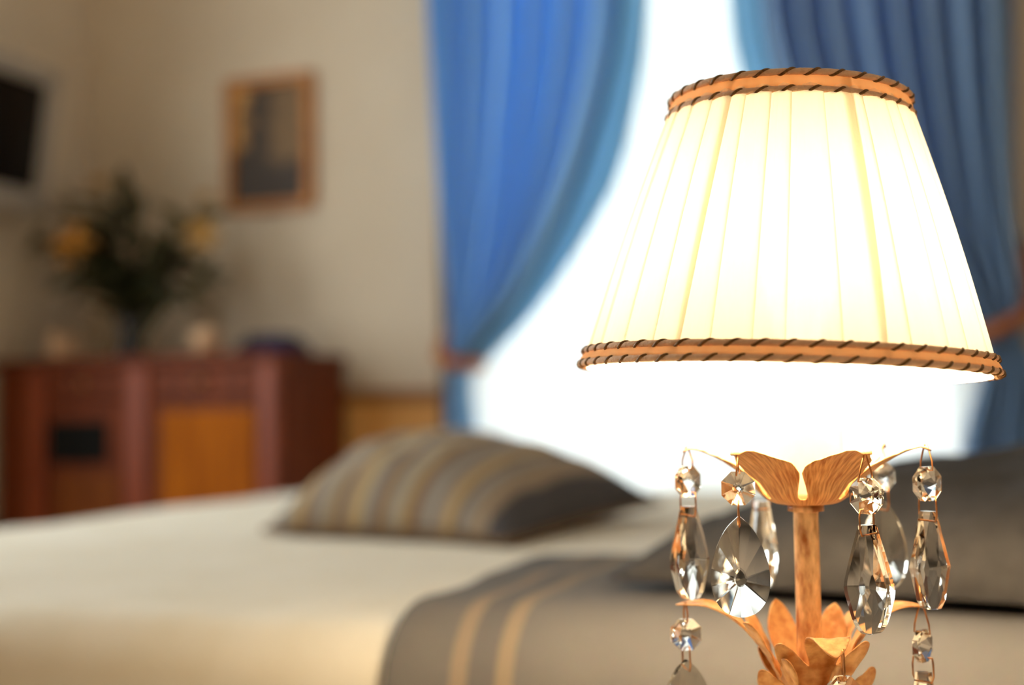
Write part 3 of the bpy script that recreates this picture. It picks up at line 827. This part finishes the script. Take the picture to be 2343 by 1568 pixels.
sx = nt.nodes.new('ShaderNodeSeparateXYZ'); L_(tc.outputs['Object'], sx.inputs[0])
an = nt.nodes.new('ShaderNodeMath'); an.operation = 'ARCTAN2'; L_(sx.outputs['Y'], an.inputs[0]); L_(sx.outputs['X'], an.inputs[1])
m1 = nt.nodes.new('ShaderNodeMath'); m1.operation = 'MULTIPLY'; L_(an.outputs[0], m1.inputs[0]); m1.inputs[1].default_value = 5.0
m2 = nt.nodes.new('ShaderNodeMath'); m2.operation = 'MULTIPLY'; L_(sx.outputs['Z'], m2.inputs[0]); m2.inputs[1].default_value = 25.0
cb = nt.nodes.new('ShaderNodeCombineXYZ'); L_(m1.outputs[0], cb.inputs['X']); L_(m2.outputs[0], cb.inputs['Y'])
L_(cb.outputs[0], mp.inputs['Vector'])
pan.data.materials[0] = M_pan
# candle sleeve and bulb
bm = bmesh.new(); lathe(bm, [(.0178, zb + .0035), (.0180, zb + .006), (.0180, Z0 + .020), (.0172, Z0 + .023), (.006, Z0 + .0235)], 40); obj('candle_sleeve', bm, M_sleeve, lamp, True)
bm = bmesh.new(); lathe(bm, [(.007, Z0 + .022), (.009, Z0 + .032), (.0150, Z0 + .044), (.0178, Z0 + .056), (.0165, Z0 + .067), (.0110, Z0 + .078), (.005, Z0 + .088), (.0008, Z0 + .094)], 24); obj('bulb', bm, M_bulb, lamp, True)

# pleated shade, leaning a little to the right and towards the viewer
sh_c = pol(0, 0, 0); c0 = at = None
rr_ = ray(1813, 858); q_ = CAM + rr_ * (DL / rr_.dot(hy)); ZSB = q_.z - NZ
off = (Vector((q_.x, q_.y, 0)) - Vector((LX, LY, 0)))
HS, RB, RT = .1245, .0926, .0536
# right rim hangs lower, near rim sits higher than the far one
ex = (side - Vector((0, 0, math.tan(math.radians(2.6))))).normalized()
ey = (toC + Vector((0, 0, math.tan(math.radians(1.4)))))
ey = (ey - ex * ey.dot(ex)).normalized()
ez = ex.cross(ey)
if ez.z < 0: ez = -ez
SHM = Matrix.Translation(Vector((off.x, off.y, ZSB + .0036)) - side * .0040) @ Matrix((ex, ez.cross(ex), ez)).transposed().to_4x4()
rs = random.Random(21)
np_ = 34
wds = [rs.uniform(.7, 1.35) for _ in range(np_)]; tot = sum(wds); th = 0; cols = []
for i in range(np_):
    a0 = th; a1 = th + wds[i] / tot * 2 * PI; th = a1
    big = i % 5 == 2 or rs.random() < .08
    ovt = rs.uniform(.05, .085) if big else rs.uniform(.004, .016)
    ovb = rs.uniform(.018, .04) if big else rs.uniform(.002, .010)
    jt = rs.uniform(-.02, .02)
    cols.append((a0, a1, ovt, ovb, jt))
NR = 12; grid = []
for k in range(NR + 1):
    f = k / NR; R = RB + (RT - RB) * f + .0016 * math.sin(PI * f); z = HS * f; row = []
    for i, (a0, a1, ot, ob, jt) in enumerate(cols):
        pj = cols[i - 1][4] * f
        A0, A1 = a0 + pj, a1 + jt * f; ov = ob + (ot - ob) * f ** .8
        for q in range(6):
            s = q / 5; row.append((A0 + (A1 + ov - A0) * s, R + .0011 * s + .0009 * math.sin(PI * s), z))
        for q in range(1, 3):
            s = q / 3; row.append((A1 + ov - ov * s, R + .0011 - .0005 * s, z))
    grid.append(row)
vs, fs = [], []
for row in grid:
    for (a, R, z) in row: vs.append(SHM @ Vector((R * math.cos(a), R * math.sin(a), z)))
nc = len(grid[0])
for k in range(NR):
    for j in range(nc): fs.append((k * nc + j, k * nc + (j + 1) % nc, (k + 1) * nc + (j + 1) % nc, (k + 1) * nc + j))
shade = pyobj('lamp_shade', vs, fs, M_shade, lamp, False)
bm = bmesh.new(); lathe(bm, [(RB - .0006, -.0032), (RB - .0012, -.001), ((RB + RT) / 2 - .0014, HS / 2), (RT - .0016, HS)], 96, cap=False)
bmesh.ops.transform(bm, matrix=SHM, verts=bm.verts); obj('inner_lining', bm, M_inner, shade, True)
def ring_band(name, R0, z0, R1, z1):
    bm = bmesh.new(); sg = 120
    prof = [(R0, z0), (R0 + .0006, z0 + (z1 - z0) * .15), ((R0 + R1) / 2 + .0009, (z0 + z1) / 2), (R1 + .0006, z0 + (z1 - z0) * .85), (R1, z1)]
    lathe(bm, prof, sg, cap=False)
    bmesh.ops.transform(bm, matrix=SHM, verts=bm.verts); return obj(name, bm, M_band, shade, True)
def twisted_cord(name, R, z, pitch, rad=.00150):
    bm = bmesh.new(); nt_ = round(2 * PI * R / pitch); seg = nt_ * 12; sec = 10
    rings = []
    for i in range(seg):
        a = 2 * PI * i / seg; ring = []
        for k in range(sec):
            ps = 2 * PI * k / sec
            gv = math.cos(ps - a * nt_)                      # one groove winding round the cord
            rr = rad * (1 - .30 * max(0, gv) ** 3) + .00012 * noise.noise(Vector((a * 260, ps * 3, R * 50)))
            ring.append(bm.verts.new(((R + rr * math.cos(ps)) * math.cos(a), (R + rr * math.cos(ps)) * math.sin(a), z + rr * math.sin(ps))))
        rings.append(ring)
    for i in range(seg):
        A, B_ = rings[i], rings[(i + 1) % seg]
        for k in range(sec): bm.faces.new((A[k], A[(k + 1) % sec], B_[(k + 1) % sec], B_[k]))
    pts = []; s2 = nt_ * 14
    for i in range(s2):
        a = 2 * PI * i / s2; ps = a * nt_; rr = rad * .86
        pts.append(((R + rr * math.cos(ps)) * math.cos(a), (R + rr * math.cos(ps)) * math.sin(a), z + rr * math.sin(ps)))
    n0 = len(bm.faces); tube(bm, pts, .00070, 6, closed=True)
    bm.faces.ensure_lookup_table()
    for f in bm.faces[n0:]: f.material_index = 1
    bmesh.ops.transform(bm, matrix=SHM, verts=bm.verts)
    return obj(name, bm, [M_ctan, M_cdark], shade, True)
sl = (RT - RB) / HS
bz0 = -.0016
ring_band('bottom_band', RB - sl * .001 + .0022, bz0 + .0005, RB + sl * .005 + .0024, bz0 + .0054)
twisted_cord('lower_cord', RB + .0026, bz0,   .0110)
twisted_cord('upper_cord', RB + sl * .0062 + .0026, bz0 + .0062,   .0110)
tz0 = HS - .0075
ring_band('top_band', RT - sl * .004 + .0014, tz0 + .0005, RT + .0016, tz0 + .0070)
twisted_cord('lower_cord', RT - sl * .005 + .0016, tz0,   .0110)
twisted_cord('upper_cord', RT + .0020, tz0 + .0080,   .0110)
# wire rings inside the shade's ends, and the spider that carries it on the bulb holder
for (R, z) in ((RB - .001, 0), (RT - .001, HS)):
    bm = bmesh.new(); tube(bm, [(R * math.cos(2 * PI * i / 60), R * math.sin(2 * PI * i / 60), z) for i in range(60)], .0009, 5, closed=True)
    bmesh.ops.transform(bm, matrix=SHM, verts=bm.verts); obj('wire_ring', bm, M_white, shade, True)

# acanthus leaves
half = [(0, .055), (.10, .085), (.19, .15), (.27, .25), (.37, .325), (.455, .335), (.475, .295), (.43, .225), (.375, .15), (.335, .095),
        (.40, .125), (.48, .185), (.57, .245), (.655, .265), (.685, .235), (.655, .175), (.60, .125), (.555, .075),
        (.62, .088), (.71, .115), (.80, .118), (.90, .085), (.965, .045), (1.0, .0)]
hs = [Vector(p) for p in cr([(a, b) for a, b in half], 3)]
lo = [Vector((p.x, p.y)) for p in hs] + [Vector((p.x, -p.y)) for p in hs[-2::-1]]
l2 = list(lo); le = [(i, (i + 1) % len(lo)) for i in range(len(lo))]
for i in range(40):
    for j in range(-14, 15): l2.append(Vector((.012 + i * .025, j * .025 + (.0125 if i % 2 else 0))))
lres = delaunay_2d_cdt(l2, le, [], 1, 1e-6)
def acanthus(phi, prof, scale_w, twist=0, tipw=0):
    path = cr(prof, 10); L = [0]
    for a, b in zip(path, path[1:]): L.append(L[-1] + (b - a).length)
    vs = []
    for p in lres[0]:
        d = p.x * L[-1]; i = 0
        while i < len(L) - 2 and L[i + 1] < d: i += 1
        f = (d - L[i]) / (L[i + 1] - L[i]); q = path[i].lerp(path[i + 1], f); tg = (path[i + 1] - path[i]).normalized()
        nr = Vector((-tg.y, tg.x))                            # leaf's upper side
        t = p.y * scale_w
        cup = 9.0 * t * t - .0008 * math.cos(t * 900) * (1 - p.x)
        r, z = q.x + nr.x * cup, q.y + nr.y * cup
        v = pol(phi, r, z + Z0) + (pol(phi + 90, 1, 0)) * t
        if twist: v += pol(phi + 90, 1, 0) * (twist * p.x ** 2)
        vs.append(v)
    o = pyobj('acanthus_leaf', vs, [tuple(f) for f in lres[2]], M_goldp, lamp, True)
    md = o.modifiers.new('thick', 'SOLIDIFY'); md.thickness = .0006; md.offset = 0
    return o
stdp = [(.0055, -.158), (.0100, -.136), (.0190, -.116), (.0320, -.1005), (.0470, -.0925), (.0610, -.0925)]
acanthus(176, stdp, .092)
acanthus(-6, [(r * .86, z) for r, z in stdp], .092)
acanthus(74, [(.0055, -.158), (.0120, -.138), (.0210, -.119), (.0310, -.1055), (.0420, -.1000), (.0530, -.1060)], .080, .004)
acanthus(236, [(.0055, -.158), (.0095, -.140), (.0160, -.122), (.0225, -.107), (.0275, -.0930)], .066)
acanthus(297, [(.0055, -.158), (.0095, -.140), (.0160, -.122), (.0225, -.107), (.0275, -.0945)], .066)

# crystal pendants: a faceted drop with an eight-sided bead above and bent pins
def drop_mesh(kind):
    if kind == 'pear':
        ol = cr([(0, 0), (.0052, -.0050), (.0092, -.0120), (.0120, -.0210), (.0126, -.0285), (.0112, -.0355), (.0075, -.0408), (.0028, -.0432), (0, -.0435)], 4)
        cz, dp, ed = -.0275, .0048, .0020
        ri = (0, 4, 8, 13, 17, 21, 26, 32)
    else:
        ol = cr([(.0022, 0), (.0048, -.0075), (.0078, -.0165), (.0100, -.0255), (.0082, -.0330), (.0058, -.0395), (.0028, -.0430), (0, -.0432)], 4) if kind == 'long' else \
             [Vector(p) for p in ((.0020, 0), (.0036, -.006), (.0058, -.0135), (.0090, -.0235), (.0076, -.0290), (.0052, -.0375), (.0030, -.0408), (0, -.0410))]
        cz, dp, ed = -.0245, .0052, .0030
        ri = (0, 7, 12, 16, 20, 28) if kind == 'long' else (0, 2, 3, 5, 7)
    R = [Vector((p[0], p[1])) for p in ol]
    if R[0].x < 1e-6: R_ = R
    else: R_ = [Vector((0, 0.0))] + R; ri = (0,) + tuple(i + 1 for i in ri)
    ri = [min(i, len(R_) - 1) for i in ri]
    if ri[-1] != len(R_) - 1: ri.append(len(R_) - 1)
    outline = R_ + [Vector((-p.x, p.y)) for p in R_[-2:0:-1]]
    nO = len(outline); main = sorted(set(ri + [(nO - i) % nO for i in ri]))
    vs, fs = [], []
    def zs(sgn):
        z = [ed * sgn] * nO
        for a, b in zip(main, main[1:] + [main[0] + nO]):
            A, B_ = outline[a % nO], outline[b % nO]; c = Vector((0, cz))
            ab = B_ - A
            n2 = Vector((-ab.y, ab.x)); dn = (c - A).dot(n2)
            for i in range(a + 1, b):
                p = outline[i % nO]; h = (p - A).dot(n2) / dn if abs(dn) > 1e-12 else 0      # >0 towards the centre
                z[i % nO] = sgn * max(.0009, ed + (dp - ed) * h * 1.0)
        return z
    zf, zk = zs(1), zs(-1)
    for i, p in enumerate(outline): vs.append((p.x, zf[i], p.y))
    for i, p in enumerate(outline): vs.append((p.x, zk[i], p.y))
    def inner(sgn, k):                                          # small star table round the centre
        base = len(vs)
        for a in main:
            d = outline[a] - Vector((0, cz)); p = Vector((0, cz)) + d * k
            vs.append((p.x, sgn * (dp * (1 - k) + ed * k), p.y))
        return base
    for sgn, o0 in ((1, 0), (-1, nO)):
        ib = inner(sgn, .17); c = len(vs); vs.append((0, sgn * dp * .93, cz)); nm = len(main)
        for q in range(nm):
            a = main[q]; b = main[(q + 1) % nm] if q + 1 < nm else main[0] + nO
            arc = [o0 + (i % nO) for i in range(a, b + 1)]
            fs.append(tuple(arc + [ib + (q + 1) % nm, ib + q]))
            fs.append((ib + q, ib + (q + 1) % nm, c))
    for i in range(nO): fs.append((i, (i + 1) % nO, nO + (i + 1) % nO, nO + i))
    bm = bmesh.new(); bv = [bm.verts.new(v) for v in vs]
    for f in fs:
        if len(set(f)) >= 3:
            try: bm.faces.new([bv[i] for i in dict.fromkeys(f)])
            except ValueError: pass
    bmesh.ops.triangulate(bm, faces=[f for f in bm.faces if len(f.verts) > 4])
    bmesh.ops.recalc_face_normals(bm, faces=bm.faces)
    me = bpy.data.meshes.new('crystal_drop'); bm.to_mesh(me); bm.free(); me.materials.append(M_crystal); return me
def bead_mesh(R=.0078):
    vs, fs = [], []; n = 8
    for (rr, y) in ((R * .16, .0042), (R, .0013), (R, -.0013), (R * .16, -.0042)):
        for k in range(n):
            a = 2 * PI * (k + .5) / n; vs.append((rr * math.cos(a), y, rr * math.sin(a)))
    for r in range(3):
        for k in range(n): fs.append((r * n + k, r * n + (k + 1) % n, (r + 1) * n + (k + 1) % n, (r + 1) * n + k))
    vs.append((0, .0045, 0)); vs.append((0, -.0045, 0))
    for k in range(n): fs.append((k, (k + 1) % n, 4 * n)); fs.append((3 * n + (k + 1) % n, 3 * n + k, 4 * n + 1))
    bm = bmesh.new(); bv = [bm.verts.new(v) for v in vs]
    for f in fs: bm.faces.new([bv[i] for i in f])
    bmesh.ops.recalc_face_normals(bm, faces=bm.faces)
    me = bpy.data.meshes.new('crystal_bead'); bm.to_mesh(me); bm.free(); me.materials.append(M_crystal); return me
DM = {k: drop_mesh(k) for k in ('pear', 'long', 'kite')}
BM_ = bead_mesh()
def pins_mesh(h):
    bm = bmesh.new()                                            # long loop from the metal tip down to the bead: two legs either side of the glass
    tube(bm, [(-.0008, -.0016, -h), (-.0008, -.0042, -h), (-.0003, -.0036, -h + .004), (0, -.0018, -.0012), (0, -.0006, .0016), (0, .0006, .0016), (0, .0018, -.0012), (.0003, .0036, -h + .004), (.0008, .0042, -h), (.0008, .0016, -h)], .00042, 6)
    return bm
me_ = {}
def get_pin(key, h):
    if key not in me_:
        bm = pins_mesh(h); m = bpy.data.meshes.new('pin'); bmesh.ops.recalc_face_normals(bm, faces=bm.faces); bm.to_mesh(m); bm.free()
        for p in m.polygons: p.use_smooth = True
        m.materials.append(M_wire); me_[key] = m
    return me_[key]
def get_link():
    if 'link' not in me_:
        bm = bmesh.new()
        tube(bm, [(0, -.0022, .0052), (0, -.0046, .0052), (.0002, -.0050, .002), (.0002, -.0050, -.0030), (0, -.0040, -.0058), (0, .0040, -.0058), (0, .0050, -.0030), (.0002, .0050, .002), (0, .0046, .0052), (0, .0022, .0052)], .00042, 6)
        m = bpy.data.meshes.new('link'); bmesh.ops.recalc_face_normals(bm, faces=bm.faces); bm.to_mesh(m); bm.free()
        for p in m.polygons: p.use_smooth = True
        m.materials.append(M_wire); me_['link'] = m
    return me_['link']
yaw0 = math.atan2(-toC.x, toC.y)                                # yaw that turns a pendant's face (+Y) to the viewer
def pendant(phi, r, z, yaw, kind, swing=0, hook=.011, sc=1.0):
    """z = height of the hole in the metal (lamp space)"""
    a = pol(phi, r, z)
    d = bpy.data.objects.new('crystal_drop', DM[kind]); C.objects.link(d); d.parent = lamp
    RZ = Matrix.Rotation(yaw0 + math.radians(yaw), 4, 'Z') @ Matrix.Rotation(math.radians(swing), 4, 'X')
    bead_c = a + Vector((0, 0, -hook - .0058 * sc))
    dtop = bead_c + Vector((0, 0, -.0078 * sc - .0040))
    DMX = Matrix.Translation(dtop) @ RZ @ Matrix.Scale(sc, 4)
    d.matrix_basis = DMX; inv = DMX.inverted()
    def sub(name, me, mtx):
        o = bpy.data.objects.new(name, me); C.objects.link(o); o.parent = d; o.matrix_basis = inv @ mtx
    sub('crystal_bead', BM_, Matrix.Translation(bead_c) @ RZ @ Matrix.Scale(sc, 4))
    sub('pin', get_pin(round(hook, 4), hook), Matrix.Translation(a) @ RZ)
    sub('pin', get_link(), Matrix.Translation(dtop + Vector((0, 0, .0014))) @ RZ)
zt = zb + .0262
pendant(122, .0535, zt - .002, 4, 'pear', hook=.0082)
pendant(62, .0535, zt - .003, -38, 'long', hook=.0100, sc=1.05)
pendant(8, .0540, zt - .0005, 42, 'kite', hook=.0098, sc=1.06)
pendant(175, .0540, zt - .001, 50, 'long', hook=.0085)
pendant(246, .0535, zt - .001, -58, 'long', hook=.0100)
pendant(313, .0535, zt - .001, 35, 'pear', hook=.0090)
pendant(176, .0565, Z0 - .0930, 25, 'pear', hook=.0075)
pendant(-6, .0505, Z0 - .0935, 58, 'kite', hook=.0110)
pendant(74, .0490, Z0 - .1045, 12, 'pear', hook=.0110)
